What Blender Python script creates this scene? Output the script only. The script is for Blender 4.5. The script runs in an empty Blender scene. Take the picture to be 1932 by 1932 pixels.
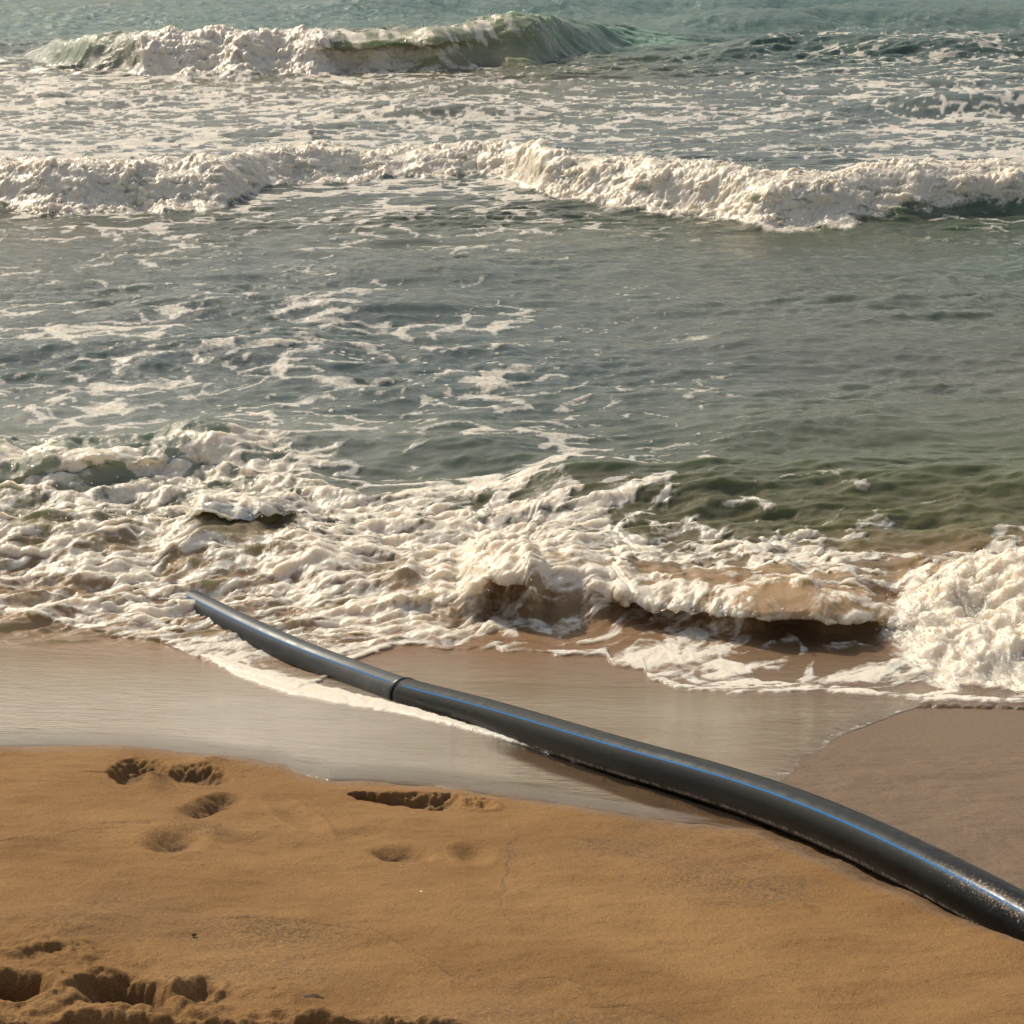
import bpy, math, random
import numpy as np
from mathutils import Vector

# ------------------------------------------------------------------ camera, sky, sun, exposure
sc = bpy.context.scene
HC, FP, HOR = 3.0, 4000.0, -250.0            # camera height, focal length in 1932-wide picture units, horizon row
PITCH = math.atan((966.0 - HOR) / FP)
CP, SP = math.cos(PITCH), math.sin(PITCH)
cam_d = bpy.data.cameras.new('camera')
cam = bpy.data.objects.new('camera', cam_d)
sc.collection.objects.link(cam)
cam.location = (0, 0, HC)
cam.rotation_euler = (math.radians(90) - PITCH, 0, 0)
cam_d.sensor_width = 36.0
cam_d.lens = 36.0 * FP / 1932.0
cam_d.clip_start = 0.05
cam_d.clip_end = 12000
sc.camera = cam

SUN_EL, SUN_AZ = math.radians(39), math.radians(-38)     # azimuth measured from +Y towards +X
world = bpy.data.worlds.new('World')
sc.world = world
world.use_nodes = True
wn, wl = world.node_tree.nodes, world.node_tree.links
wn.clear()
wo = wn.new('ShaderNodeOutputWorld')
wb = wn.new('ShaderNodeBackground')
sky = wn.new('ShaderNodeTexSky')
sky.sky_type = 'NISHITA'
sky.sun_disc = False
sky.sun_elevation = SUN_EL
sky.sun_rotation = SUN_AZ
sky.dust_density = 4.0
sky.air_density = 1.2
wtc = wn.new('ShaderNodeTexCoord')
wmp = wn.new('ShaderNodeMapping')
wmp.inputs['Scale'].default_value = (1.0, 1.0, 2.6)
wcl = wn.new('ShaderNodeTexNoise')
wcl.inputs['Scale'].default_value = 2.3
wcl.inputs['Detail'].default_value = 7
wcl.inputs['Distortion'].default_value = 0.4
wrm = wn.new('ShaderNodeMapRange')
wrm.inputs['From Min'].default_value = 0.40
wrm.inputs['From Max'].default_value = 0.62
wrm.inputs['To Min'].default_value = 0.08
wrm.inputs['To Max'].default_value = 1.0
wmx = wn.new('ShaderNodeMix')
wmx.data_type = 'RGBA'
wmx.inputs[7].default_value = (7.5, 7.3, 6.7, 1)      # sunlit thin cloud, in the sky texture's own units
wl.new(wtc.outputs['Generated'], wmp.inputs['Vector'])
wl.new(wmp.outputs['Vector'], wcl.inputs['Vector'])
wl.new(wcl.outputs['Fac'], wrm.inputs['Value'])
wsp = wn.new('ShaderNodeSeparateXYZ')
wl.new(wtc.outputs['Generated'], wsp.inputs[0])
wzr = wn.new('ShaderNodeMapRange')          # cloud and haze thin out overhead
for _k, _v in (('From Min', 0.30), ('From Max', 0.70), ('To Min', 1.0), ('To Max', 0.12)):
    wzr.inputs[_k].default_value = _v
wl.new(wsp.outputs['Z'], wzr.inputs['Value'])
wmu = wn.new('ShaderNodeMath'); wmu.operation = 'MULTIPLY'
wl.new(wrm.outputs['Result'], wmu.inputs[0]); wl.new(wzr.outputs['Result'], wmu.inputs[1])
wl.new(wmu.outputs[0], wmx.inputs[0])
wl.new(sky.outputs['Color'], wmx.inputs[6])
wl.new(wmx.outputs[2], wb.inputs['Color'])
wb.inputs['Strength'].default_value = 0.105
wl.new(wb.outputs[0], wo.inputs['Surface'])

sun_d = bpy.data.lights.new('sun', 'SUN')
sun_d.energy = 4.5
sun_d.angle = math.radians(0.6)
sun_d.color = (1.0, 0.87, 0.69)
sun = bpy.data.objects.new('sun', sun_d)
sc.collection.objects.link(sun)
to_sun = Vector((math.sin(SUN_AZ) * math.cos(SUN_EL), math.cos(SUN_AZ) * math.cos(SUN_EL), math.sin(SUN_EL)))
sun.rotation_euler = to_sun.to_track_quat('Z', 'Y').to_euler()
sun.location = to_sun * 50

sc.view_settings.view_transform = 'Standard'
sc.view_settings.look = 'None'
sc.view_settings.exposure = -0.04
sc.view_settings.gamma = 1.0
sc.cycles.max_bounces = 6
sc.cycles.transparent_max_bounces = 8
sc.cycles.caustics_reflective = False
sc.cycles.sample_clamp_indirect = 4.0
sc.cycles.sample_clamp_direct = 12.0

# ------------------------------------------------------------------ numeric helpers
rng = np.random.RandomState(7)
PERM = np.concatenate([rng.permutation(256)] * 2).astype(np.int64)
ANG = rng.rand(256) * 2 * np.pi
GX, GY = np.cos(ANG).astype(np.float32), np.sin(ANG).astype(np.float32)
JX, JY = rng.rand(256).astype(np.float32), rng.rand(256).astype(np.float32)


def h2(ix, iy, seed):
    return PERM[(PERM[(ix + seed * 37) & 255] + iy) & 255]


def perlin(x, y, seed=0):
    x = np.asarray(x, np.float64); y = np.asarray(y, np.float64)
    fx0, fy0 = np.floor(x), np.floor(y)
    ix, iy = fx0.astype(np.int64), fy0.astype(np.int64)
    fx, fy = (x - fx0).astype(np.float32), (y - fy0).astype(np.float32)
    sx, sy = fx * fx * fx * (fx * (fx * 6 - 15) + 10), fy * fy * fy * (fy * (fy * 6 - 15) + 10)

    def g(a, b):
        h = h2(ix + a, iy + b, seed)
        return GX[h] * (fx - a) + GY[h] * (fy - b)
    n0 = g(0, 0); n0 += sx * (g(1, 0) - n0)
    n1 = g(0, 1); n1 += sx * (g(1, 1) - n1)
    return (n0 + sy * (n1 - n0)) * 1.5


def fbm(x, y, octs=4, seed=0, gain=0.5, lac=2.03):
    a, s, n = 1.0, 0.0, 0.0
    for o in range(octs):
        s = s + a * perlin(x, y, seed + o)
        n += a; a *= gain
        x, y = x * lac + 3.1, y * lac + 1.7
    return s / n


def ridged(x, y, octs=3, seed=0):
    a, s, n = 1.0, 0.0, 0.0
    for o in range(octs):
        s = s + a * (1 - np.minimum(1, 2.2 * np.abs(perlin(x, y, seed + o))))
        n += a; a *= 0.5
        x, y = x * 2.1 + 5.2, y * 2.1 + 2.9
    return s / n


def worley(x, y, seed=0):
    x = np.asarray(x, np.float64); y = np.asarray(y, np.float64)
    fx0, fy0 = np.floor(x), np.floor(y)
    ix, iy = fx0.astype(np.int64), fy0.astype(np.int64)
    fx, fy = (x - fx0).astype(np.float32), (y - fy0).astype(np.float32)
    f1 = np.full(fx.shape, 9.0, np.float32); f2 = f1.copy()
    for a in (-1, 0, 1):
        for b in (-1, 0, 1):
            h = h2(ix + a, iy + b, seed)
            d = (fx - a - JX[h]) ** 2 + (fy - b - JY[h]) ** 2
            f2 = np.minimum(f2, np.maximum(f1, d))
            f1 = np.minimum(f1, d)
    return np.sqrt(f1), np.sqrt(f2)


def puff(x, y, seed):
    f1, _ = worley(x, y, seed)
    return 1.05 * (1 - ss(-0.25, 1.0, f1)) / 0.90


def ss(a, b, x):
    t = np.clip((x - a) / (b - a), 0, 1)
    return t * t * (3 - 2 * t)


def L(u, pts):
    p = np.array(pts, float)
    return np.interp(u, p[:, 0], p[:, 1])


def table(u, v, us, vs, vals):
    vals = np.array(vals, float); us = np.array(us, float); vs = np.array(vs, float)
    iu = np.clip(np.interp(u, us, np.arange(len(us))), 0, len(us) - 1.0001)
    iv = np.clip(np.interp(v, vs, np.arange(len(vs))), 0, len(vs) - 1.0001)
    a, b = iu.astype(int), iv.astype(int)
    fa, fb = iu - a, iv - b
    if vals.ndim == 3:
        fa, fb = fa[..., None], fb[..., None]
    return (vals[b, a] * (1 - fa) + vals[b, a + 1] * fa) * (1 - fb) + (vals[b + 1, a] * (1 - fa) + vals[b + 1, a + 1] * fa) * fb


def project(x, y, z):
    dep = y * CP + (HC - z) * SP
    dep = np.maximum(dep, 0.2)
    return 966 + FP * x / dep, 966 + FP * ((HC - z) * CP - y * SP) / dep, dep


# ------------------------------------------------------------------ the lie of the land
def shore_y(x):
    return 7.50 + 0.11 * (np.sqrt(np.clip(x, -6, 6) ** 2 + 0.36) - np.clip(x, -6, 6))


def bed0(x, y):
    d = shore_y(x) - y
    up = 0.245 * d - 0.012 * np.maximum(d - 2.2, 0) ** 2
    up = np.where(d > 9, 0.245 * 9 - 0.012 * 6.8 ** 2 + 0.02 * (d - 9), up)
    dn = np.maximum(0.20 * d, -0.5 + 0.02 * d)
    z = np.where(d > 0, up, dn)
    z = np.maximum(z, -6.0)
    near = ss(60, 10, np.hypot(x, y - 5))
    return z + near * (0.012 * fbm(x * 0.8 + 2, y * 0.9, 3, 40) * ss(-0.3, 1.0, d))


def to_world(u, v, lift=0.0, floor0=True):
    """point of the ground (or still water) seen at picture position u, v"""
    dx, dy, dz = (u - 966) / FP, 0.0, 0.0
    a = (v - 966) / FP
    d = np.array([dx, CP - a * SP, -SP - a * CP])
    t0, t1 = 1.0, 200.0
    for t in np.linspace(2.0, 60, 600):
        p = np.array([0, 0, HC]) + d * t
        g = float(bed0(p[0], p[1])) + lift
        if floor0: g = max(g, lift)
        if p[2] < g:
            t1 = t; break
        t0 = t
    for _ in range(30):
        t = 0.5 * (t0 + t1)
        p = np.array([0, 0, HC]) + d * t
        g = float(bed0(p[0], p[1])) + lift
        if floor0: g = max(g, lift)
        if p[2] < g: t1 = t
        else: t0 = t
    return p


# ------------------------------------------------------------------ mesh + material helpers
COL = sc.collection


def tag(o, label=None, cat=None, group=None, kind=None):
    if label: o['label'] = label
    if cat: o['category'] = cat
    if group: o['group'] = group
    if kind: o['kind'] = kind
    return o


def grid_mesh(name, P, facemask, attrs, mat, normals=None, parent=None):
    """P (R,C,3) grid, facemask (R-1,C-1): builds only the chosen faces"""
    R, C, _ = P.shape
    idx = np.arange(R * C).reshape(R, C)
    q = np.stack([idx[:-1, :-1], idx[:-1, 1:], idx[1:, 1:], idx[1:, :-1]], -1)[facemask]
    used = np.zeros(R * C, bool); used[q.ravel()] = True
    remap = np.cumsum(used) - 1
    q = remap[q]
    V = P.reshape(-1, 3)[used]
    me = bpy.data.meshes.new(name)
    me.vertices.add(len(V)); me.vertices.foreach_set('co', V.astype(np.float32).ravel())
    me.loops.add(q.size); me.loops.foreach_set('vertex_index', q.astype(np.int32).ravel())
    me.polygons.add(len(q))
    me.polygons.foreach_set('loop_start', np.arange(0, q.size, 4, dtype=np.int32))
    me.update(calc_edges=True)
    me.polygons.foreach_set('use_smooth', np.ones(len(q), bool))
    for k, a in attrs.items():
        if a.ndim == 3:
            at = me.attributes.new(k, 'FLOAT_VECTOR', 'POINT')
            at.data.foreach_set('vector', a.reshape(-1, 3)[used].astype(np.float32).ravel())
        else:
            at = me.attributes.new(k, 'FLOAT', 'POINT')
            at.data.foreach_set('value', a.ravel()[used].astype(np.float32))
    if normals is not None:
        me.normals_split_custom_set_from_vertices(normals.reshape(-1, 3)[used].astype(np.float32))
    me.materials.append(mat)
    o = bpy.data.objects.new(name, me)
    COL.objects.link(o)
    if parent: o.parent = parent
    return o


def grid_normals(P):
    du = np.gradient(P, axis=1); dv = np.gradient(P, axis=0)
    n = np.cross(du, dv)
    n /= np.maximum(np.linalg.norm(n, axis=-1, keepdims=True), 1e-9)
    return n


class NT:
    def __init__(s, name):
        s.m = bpy.data.materials.new(name); s.m.use_nodes = True
        s.t = s.m.node_tree; s.t.nodes.clear()
        s.out = s.t.nodes.new('ShaderNodeOutputMaterial')

    def n(s, typ, **kw):
        nd = s.t.nodes.new(typ)
        for k, v in kw.items():
            if k.startswith('i_'):
                nd.inputs[int(k[2:])].default_value = v
            else:
                setattr(nd, k, v)
        return nd

    def l(s, a, b):
        s.t.links.new(a, b)

    def attr(s, name):
        return s.n('ShaderNodeAttribute', attribute_name=name)

    def noise(s, scale, detail=3, rough=0.5, vec=None, dist=0.0):
        nd = s.n('ShaderNodeTexNoise')
        nd.inputs['Scale'].default_value = scale
        nd.inputs['Detail'].default_value = detail
        nd.inputs['Roughness'].default_value = rough
        nd.inputs['Distortion'].default_value = dist
        if vec: s.l(vec, nd.inputs['Vector'])
        return nd.outputs['Fac']

    def math(s, op, a, b=None, c=None, clamp=False):
        nd = s.n('ShaderNodeMath', operation=op, use_clamp=clamp)
        for i, x in enumerate((a, b, c)):
            if x is None: continue
            if isinstance(x, (int, float)): nd.inputs[i].default_value = x
            else: s.l(x, nd.inputs[i])
        return nd.outputs[0]

    def rng(s, v, a, b, c=0.0, d=1.0, smooth=True):
        nd = s.n('ShaderNodeMapRange')
        if smooth: nd.interpolation_type = 'SMOOTHSTEP'
        s.l(v, nd.inputs['Value'])
        for k, x in zip(('From Min', 'From Max', 'To Min', 'To Max'), (a, b, c, d)):
            nd.inputs[k].default_value = x
        return nd.outputs['Result']

    def mixc(s, f, a, b):
        nd = s.n('ShaderNodeMix', data_type='RGBA')
        for i, x in ((0, f), (6, a), (7, b)):
            if isinstance(x, (int, float)): nd.inputs[i].default_value = x
            elif isinstance(x, tuple): nd.inputs[i].default_value = x + (1,)
            else: s.l(x, nd.inputs[i])
        return nd.outputs[2]

    def mixs(s, f, a, b):
        nd = s.n('ShaderNodeMixShader')
        if isinstance(f, (int, float)): nd.inputs[0].default_value = f
        else: s.l(f, nd.inputs[0])
        s.l(a, nd.inputs[1]); s.l(b, nd.inputs[2])
        return nd.outputs[0]

    def bump(s, h, strength, dist, normal=None):
        nd = s.n('ShaderNodeBump')
        nd.inputs['Strength'].default_value = strength
        nd.inputs['Distance'].default_value = dist
        s.l(h, nd.inputs['Height'])
        if normal: s.l(normal, nd.inputs['Normal'])
        return nd.outputs['Normal']


def sea_material():
    k = NT('sea_surface')
    tc = k.n('ShaderNodeTexCoord').outputs['Object']
    foam = k.attr('foam').outputs['Fac']
    tint = k.attr('tint').outputs['Vector']
    clear = k.attr('clear').outputs['Fac']
    glow = k.attr('glow').outputs['Fac']
    # water
    mp = k.n('ShaderNodeMapping'); mp.inputs['Scale'].default_value = (1, 1.9, 1)
    k.l(tc, mp.inputs['Vector'])
    r1 = k.noise(9, 5, 0.62, mp.outputs[0], 0.3)
    wn_ = k.bump(r1, 0.55, 0.02)
    r2 = k.noise(0.9, 3, 0.55, mp.outputs[0])
    calm = k.math('SUBTRACT', 1.0, clear, clamp=True)
    nb = k.n('ShaderNodeBump'); nb.inputs['Distance'].default_value = 0.022
    k.l(r1, nb.inputs['Height'])
    gln = k.attr('glint').outputs['Fac']
    st_ = k.math('MULTIPLY', k.math('MULTIPLY_ADD', r2, 0.9, 0.12), k.math('MULTIPLY_ADD', calm, 0.97, 0.012))
    k.l(k.math('MULTIPLY', st_, k.math('MULTIPLY_ADD', gln, 1.3, 1.0)), nb.inputs['Strength'])
    wnrm = nb.outputs['Normal']
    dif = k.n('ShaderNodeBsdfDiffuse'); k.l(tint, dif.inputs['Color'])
    trl = k.n('ShaderNodeSubsurfaceScattering')
    sc2 = k.n('ShaderNodeVectorMath', operation='SCALE'); sc2.inputs[3].default_value = 4.0
    k.l(tint, sc2.inputs[0]); k.l(sc2.outputs[0], trl.inputs['Color'])
    trl.inputs['Scale'].default_value = 0.25
    trl.inputs['Radius'].default_value = (0.6, 1.0, 0.5)
    body = k.mixs(glow, dif.outputs[0], trl.outputs[0])
    tr = k.n('ShaderNodeBsdfTransparent'); tr.inputs['Color'].default_value = (0.93, 0.88, 0.8, 1)
    body = k.mixs(clear, body, tr.outputs[0])
    gl = k.n('ShaderNodeBsdfGlossy'); k.l(k.math('MULTIPLY_ADD', k.attr('glint').outputs['Fac'], 0.07, 0.075), gl.inputs['Roughness'])
    k.l(wnrm, gl.inputs['Normal'])
    fr = k.n('ShaderNodeFresnel'); fr.inputs['IOR'].default_value = 1.34
    k.l(wnrm, fr.inputs['Normal'])
    water = k.mixs(fr.outputs[0], body, gl.outputs[0])
    # foam
    b1 = k.noise(55, 4, 0.6, tc)
    b2 = k.n('ShaderNodeTexVoronoi'); b2.inputs['Scale'].default_value = 70; k.l(tc, b2.inputs['Vector'])
    hh = k.math('SUBTRACT', b1, k.math('MULTIPLY', b2.outputs['Distance'], 0.5))
    fn = k.bump(hh, 0.40, 0.009)
    fp = k.n('ShaderNodeBsdfPrincipled')
    fcol = k.mixc(k.noise(4, 4, 0.6, tc), (0.72, 0.655, 0.54), (0.83, 0.78, 0.68))
    k.l(fcol, fp.inputs['Base Color'])
    fp.inputs['Roughness'].default_value = 0.38
    fp.inputs['Subsurface Weight'].default_value = 0.8
    fp.inputs['Subsurface Radius'].default_value = (1.0, 0.75, 0.5)
    fp.inputs['Subsurface Scale'].default_value = 0.07
    fp.inputs['IOR'].default_value = 1.33
    k.l(fn, fp.inputs['Normal'])
    ft = k.n('ShaderNodeBsdfTranslucent'); k.l(fcol, ft.inputs['Color'])
    fs = k.mixs(0.08, fp.outputs[0], ft.outputs[0])
    edge = k.math('MULTIPLY_ADD', k.math('SUBTRACT', k.noise(38, 3, 0.6, tc), 0.5), 0.55, foam)
    edge = k.math('MULTIPLY_ADD', k.math('SUBTRACT', k.noise(130, 2, 0.6, tc), 0.5), 0.30, edge)
    cell = k.n('ShaderNodeTexVoronoi'); cell.inputs['Scale'].default_value = 34; k.l(tc, cell.inputs['Vector'])
    edge = k.math('MULTIPLY_ADD', k.math('SUBTRACT', 0.42, cell.outputs['Distance']), -0.22, edge)
    mask = k.math('MULTIPLY', k.rng(edge, 0.16, 0.84), k.rng(k.noise(20, 4, 0.7, tc), 0.22, 0.50, 0.80, 1.0))
    k.l(k.mixs(mask, water, fs), k.out.inputs['Surface'])
    return k.m


def sand_material():
    k = NT('beach_sand')
    tc = k.n('ShaderNodeTexCoord').outputs['Object']
    wet = k.attr('wet').outputs['Fac']  # wetness, also carrying the shade painted into the holes
    grit = k.attr('grit').outputs['Fac']
    g1 = k.noise(260, 3, 0.7, tc)
    g2 = k.noise(430, 2, 0.6, tc)
    g3 = k.noise(105, 3, 0.7, tc)
    big = k.noise(2.2, 5, 0.6, tc)
    c = k.mixc(k.rng(big, 0.3, 0.7), (0.235, 0.129, 0.048), (0.315, 0.182, 0.074))
    c = k.mixc(k.rng(g3, 0.56, 0.74, 0, 0.45), c, (0.14, 0.08, 0.038))
    c = k.mixc(k.rng(g3, 0.42, 0.28, 0, 0.30), c, (0.36, 0.24, 0.13))
    c = k.mixc(k.math('MULTIPLY', k.rng(g1, 0.50, 0.72), 0.95), c, (0.11, 0.062, 0.032))
    c = k.mixc(k.math('MULTIPLY', k.rng(g1, 0.36, 0.20), 0.6), c, (0.42, 0.29, 0.17))
    gg = k.math('MULTIPLY', k.rng(g3, 0.44, 0.60), grit)
    c = k.mixc(k.math('MULTIPLY', gg, k.rng(grit, 0.6, 1.0, 0.22, 0.75)), c, (0.12, 0.09, 0.062))
    spk = k.n('ShaderNodeTexVoronoi'); spk.inputs['Scale'].default_value = 95; k.l(tc, spk.inputs['Vector'])
    sp = k.math('MULTIPLY', k.rng(spk.outputs['Distance'], 0.13, 0.06), k.rng(k.noise(30, 1, 0.5, tc), 0.62, 0.70))
    c = k.mixc(sp, c, (0.75, 0.66, 0.5))
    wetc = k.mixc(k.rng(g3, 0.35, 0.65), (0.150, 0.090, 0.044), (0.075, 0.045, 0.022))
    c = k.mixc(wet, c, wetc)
    hh = k.math('ADD', g1, k.math('MULTIPLY', g2, 0.6))
    hh = k.math('ADD', hh, k.math('MULTIPLY', k.noise(60, 3, 0.6, tc), 1.4))
    nb = k.n('ShaderNodeBump'); nb.inputs['Distance'].default_value = 0.006
    k.l(hh, nb.inputs['Height'])
    k.l(k.math('MULTIPLY_ADD', wet, -0.50, 0.75), nb.inputs['Strength'])
    p = k.n('ShaderNodeBsdfPrincipled')
    k.l(c, p.inputs['Base Color'])
    k.l(nb.outputs[0], p.inputs['Normal'])
    k.l(k.math('MULTIPLY_ADD', wet, -0.45, 0.9), p.inputs['Roughness'])
    k.l(k.math('MULTIPLY_ADD', wet, 0.4, 0.12), p.inputs['Specular IOR Level'])
    k.l(p.outputs[0], k.out.inputs['Surface'])
    return k.m


M_SEA = sea_material()
M_SAND = sand_material()


def fan_grid(vrows, sd, yext):
    """rows at the given picture rows on the z=0 plane + extra far rows; columns fan out from the viewer"""
    a = (vrows - 966) / FP
    y = HC * (CP - a * SP) / (SP + a * CP)
    y = np.sort(np.concatenate([y, yext]))
    W = 0.2415 * (CP * np.maximum(y, 2.0) + 0.87)
    X = W[:, None] * sd[None, :]
    Y = np.repeat(y[:, None], len(sd), 1)
    return X, Y


def spread(nd, far, k=26):
    s = np.linspace(-1.42, 1.42, nd)
    g = 1.42 + (np.linspace(0, 1, k + 1)[1:] ** 2.2) * (far - 1.42)
    return np.concatenate([-g[::-1], s, g])


# ------------------------------------------------------------------ SAND
def build_sand():
    y = [3.35]
    while y[-1] < 8.6:
        y.append(y[-1] + (0.0042 if y[-1] < 6.7 else 0.012))
    y = np.array(y)
    y = np.concatenate([np.array([-400, -150, -60, -25, -10, -4, -1, 0.5, 1.5, 2.2, 2.7, 3.0, 3.15, 3.25]), y,
                        8.6 + (np.linspace(0.02, 1, 50)) ** 2 * 30, np.array([60, 120, 400, 2500])])
    sd = spread(1300, 60)
    W = 0.2415 * (CP * np.maximum(y, 2.0) + 0.6)
    X = W[:, None] * sd[None, :]
    far = (y > 40) | (y < 1)
    X[far] *= 6
    Y = np.repeat(y[:, None], len(sd), 1)
    Z = bed0(X, Y)
    n = (Y > 3) & (Y < 8) & (np.abs(X) < 7)
    nx, ny = X[n], Y[n]
    z = Z[n].copy()
    u, v, _ = project(nx, ny, z)
    grit = 0.25 + 0.6 * ss(0.0, 0.4, fbm(nx * 1.1 + 9, ny * 1.6, 3, 12))
    land = ss(1385, 1430, v)
    # soft undulation of the dry beach
    z += land * (0.010 * fbm(nx * 2.2, ny * 3.0, 4, 3) + 0.011 * fbm(nx * 4, ny * 6, 3, 34) + 0.0012 * fbm(nx * 30, ny * 30, 3, 4))
    wu = u + 7 * fbm(nx * 9, ny * 9, 3, 21); wv = v + 4.0 * fbm(nx * 9 + 7, ny * 9, 3, 22)
    fu = u + 5 * fbm(nx * 32, ny * 32, 3, 25); fv = v + 3.0 * fbm(nx * 32 + 7, ny * 32, 3, 26)

    crumb = 0.15 * fbm(nx * 22, ny * 22, 4, 36)

    def dent(cu, cv, au, av, rot, depth, edge, rim=0.0, sharp=True):
        c, s = math.cos(rot), math.sin(rot)
        U, V = (fu, fv) if sharp else (wu, wv)
        du, dv = U - cu, V - cv
        r = np.hypot((du * c + dv * s) / au, (-du * s + dv * c) / av) + (crumb if sharp else 0)
        return -depth * ss(1.0, 1.0 - edge, r) + rim * np.exp(-((r - 1.12) / 0.16) ** 2)

    # hole with a sand tongue, near the swash edge
    zpre = z.copy()
    hA = dent(262, 1456, 66, 28, 0.0, 0.055, 0.50) + 0
    hA2 = dent(372, 1463, 72, 21, 0.10, 0.045, 0.55)
    z += np.minimum(hA, hA2)
    z += 0.058 * np.exp(-((u - 287) / 24) ** 2 - ((v - 1468) / 17) ** 2)
    z += 0.012 * np.exp(-((u - 400) / 30) ** 2 - ((v - 1440) / 8) ** 2) * (1 + fbm(nx * 25, ny * 25, 3, 5))
    z += dent(180, 1456, 70, 3.5, 0.02, 0.010, 0.9, 0, False)
    # wedge shaped slot to its right
    ctr = L(u, [(660, 1499), (760, 1506), (862, 1512)])
    hw = L(u, [(655, 0.5), (672, 6), (760, 11), (850, 17), (866, 15), (872, 0.5)])
    r = np.abs(fv - ctr) / np.maximum(hw, 0.5)
    slot = ss(1.08, 0.55, r + crumb) * (u > 655) * ss(876, 842, fu + 14 * crumb)
    z -= (0.044 + 0.02 * fbm(nx * 20, ny * 20, 3, 35)) * slot
    z += (0.014 * fbm(nx * 40, ny * 40, 3, 6) + 0.006) * np.exp(-((u - 900) / 34) ** 2 - ((v - 1515) / 13) ** 2)
    z += dent(900, 1520, 40, 10, 0.1, 0.016, 0.8, 0.004, False)
    # soft old prints
    z += dent(402, 1517, 78, 22, -0.22, 0.055, 0.85, 0.0, False)
    z += dent(330, 1588, 68, 26, -0.10, 0.040, 0.9, 0.002, False)
    z += dent(470, 1585, 80, 16, 0.05, 0.014, 0.95, 0.002, False)
    z += dent(758, 1612, 66, 20, 0.02, 0.042, 0.8, 0.002, False)
    z += dent(892, 1610, 44, 22, 0.10, 0.020, 0.95, 0.002, False)
    z += dent(660, 1575, 90, 14, -0.1, 0.007, 0.95, 0.0, False)
    z += dent(560, 1540, 70, 20, 0.5, 0.010, 0.95, 0.003, False)
    # deep trampled holes at the lower left
    z += dent(30, 1868, 80, 28, 0.02, 0.080, 0.60, 0.008)
    z += dent(240, 1884, 92, 36, 0.06, 0.090, 0.60, 0.010)
    z += dent(372, 1876, 52, 20, -0.35, 0.035, 0.7, 0.004)
    z += dent(200, 1965, 260, 26, 0.02, 0.055, 0.5, 0.012)
    z += dent(700, 1958, 330, 24, 0.0, 0.045, 0.5, 0.006)
    rough = np.maximum.reduce([
        np.exp(-(((u - 90) / 170) ** 2 + ((v - 1795) / 45) ** 2)),
        ss(1900, 1925, v) * ss(950, 700, u),
        np.exp(-(((u - 150) / 330) ** 2 + ((v - 1880) / 60) ** 2)),
        0.7 * np.exp(-(((u - 345) / 150) ** 2 + ((v - 1895) / 45) ** 2))])
    psh = lambda a, b, c: np.sqrt(np.maximum(0, 1 - 1.05 * worley(a, b, c)[0] ** 2))
    lumps = psh(nx * 38, ny * 38, 8) * ss(0.0, 0.35, fbm(nx * 9, ny * 9, 2, 9) + 0.15) * 0.016 + psh(nx * 85, ny * 85, 18) * 0.004
    z += rough * lumps * 1.1 + rough * 0.012 * fbm(nx * 14, ny * 14, 4, 31)
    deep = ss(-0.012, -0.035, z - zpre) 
    z += deep * 0.006 * fbm(nx * 45, ny * 45, 3, 37)
    # thin swash marks
    for pts, amp in (([(0, 1591), (90, 1583), (200, 1556), (310, 1551), (420, 1560)], 1.0),
                     ([(1085, 1580), (1180, 1612), (1300, 1645), (1420, 1665), (1530, 1705)], 1.0),
                     ([(440, 1735), (560, 1745), (700, 1756), (740, 1775), (800, 1810), (850, 1840), (960, 1852), (1060, 1850), (1110, 1870)], 1.0),
                     ([(1120, 1905), (1180, 1900), (1300, 1932)], 0.6)):
        c = L(u, pts) + 3 * fbm(nx * 7, ny * 7, 2, 14)
        w = ss(pts[0][0] - 25, pts[0][0] + 25, u) * ss(pts[-1][0] + 25, pts[-1][0] - 25, u)
        d = v - c
        z -= amp * 0.010 * w * np.exp(-(d / 3.0) ** 2)
        z += amp * 0.011 * w * ss(-3, 3, d) * ss(30, 3, d)
        grit += w * 1.3 * np.exp(-((d - 2) / 4.0) ** 2) + 0.3 * w * np.exp(-(d / 22.0) ** 2)
    # an upright running mark
    cu = L(v, [(1560, 975), (1620, 962), (1690, 948), (1730, 955), (1760, 985)]) + 16 * fbm(nx * 7, ny * 7, 2, 15)
    w = ss(1555, 1580, v) * ss(1775, 1740, v)
    z -= 0.0012 * w * np.exp(-((u - cu) / 3.0) ** 2) * ss(-0.2, 0.2, fbm(nx * 6, ny * 6, 2, 33))
    grit += w * 0.8 * np.exp(-((u - cu) / 4.5) ** 2)
    # wetness, with the shade of the dug holes painted in as well
    edge = L(u, EDGE_FILM)
    wet_shade = ss(edge + 26, edge - 4, v + 6 * fbm(nx * 5, ny * 5, 3, 17))
    ouv = L(v, [(1328, 1735), (1345, 1680), (1380, 1590), (1420, 1530), (1470, 1470)])
    rightw = ss(0, 30, u - ouv) * ss(1320, 1335, v) * (u > 1400) * ss(0, -40, v - L(u, PIPE_LOW))
    wet_shade *= 1 - 0.16 * rightw; grit = np.maximum(grit, 0.9 * rightw)
    pipe_v = L(u, PIPE_LOW)
    wet_shade = np.maximum(wet_shade, ss(960, 1040, u) * ss(pipe_v + 26, pipe_v + 2, v) * 0.9)
    wet_shade = np.maximum(wet_shade, 0.28 * deep)  # recess shade put into the colour: deep holes darkened through the wet value
    Z[n] = z
    wet = np.where(Y > 6.2, 1.0, 0.0) * ss(1.0, 0.0, (Z - 0.3) * 0); wet = np.where(Y > 8, 1.0, wet)
    wet[n] = np.clip(wet_shade, 0, 1)
    G = np.full(Z.shape, 0.3); G[n] = np.clip(grit, 0, 1)
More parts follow.
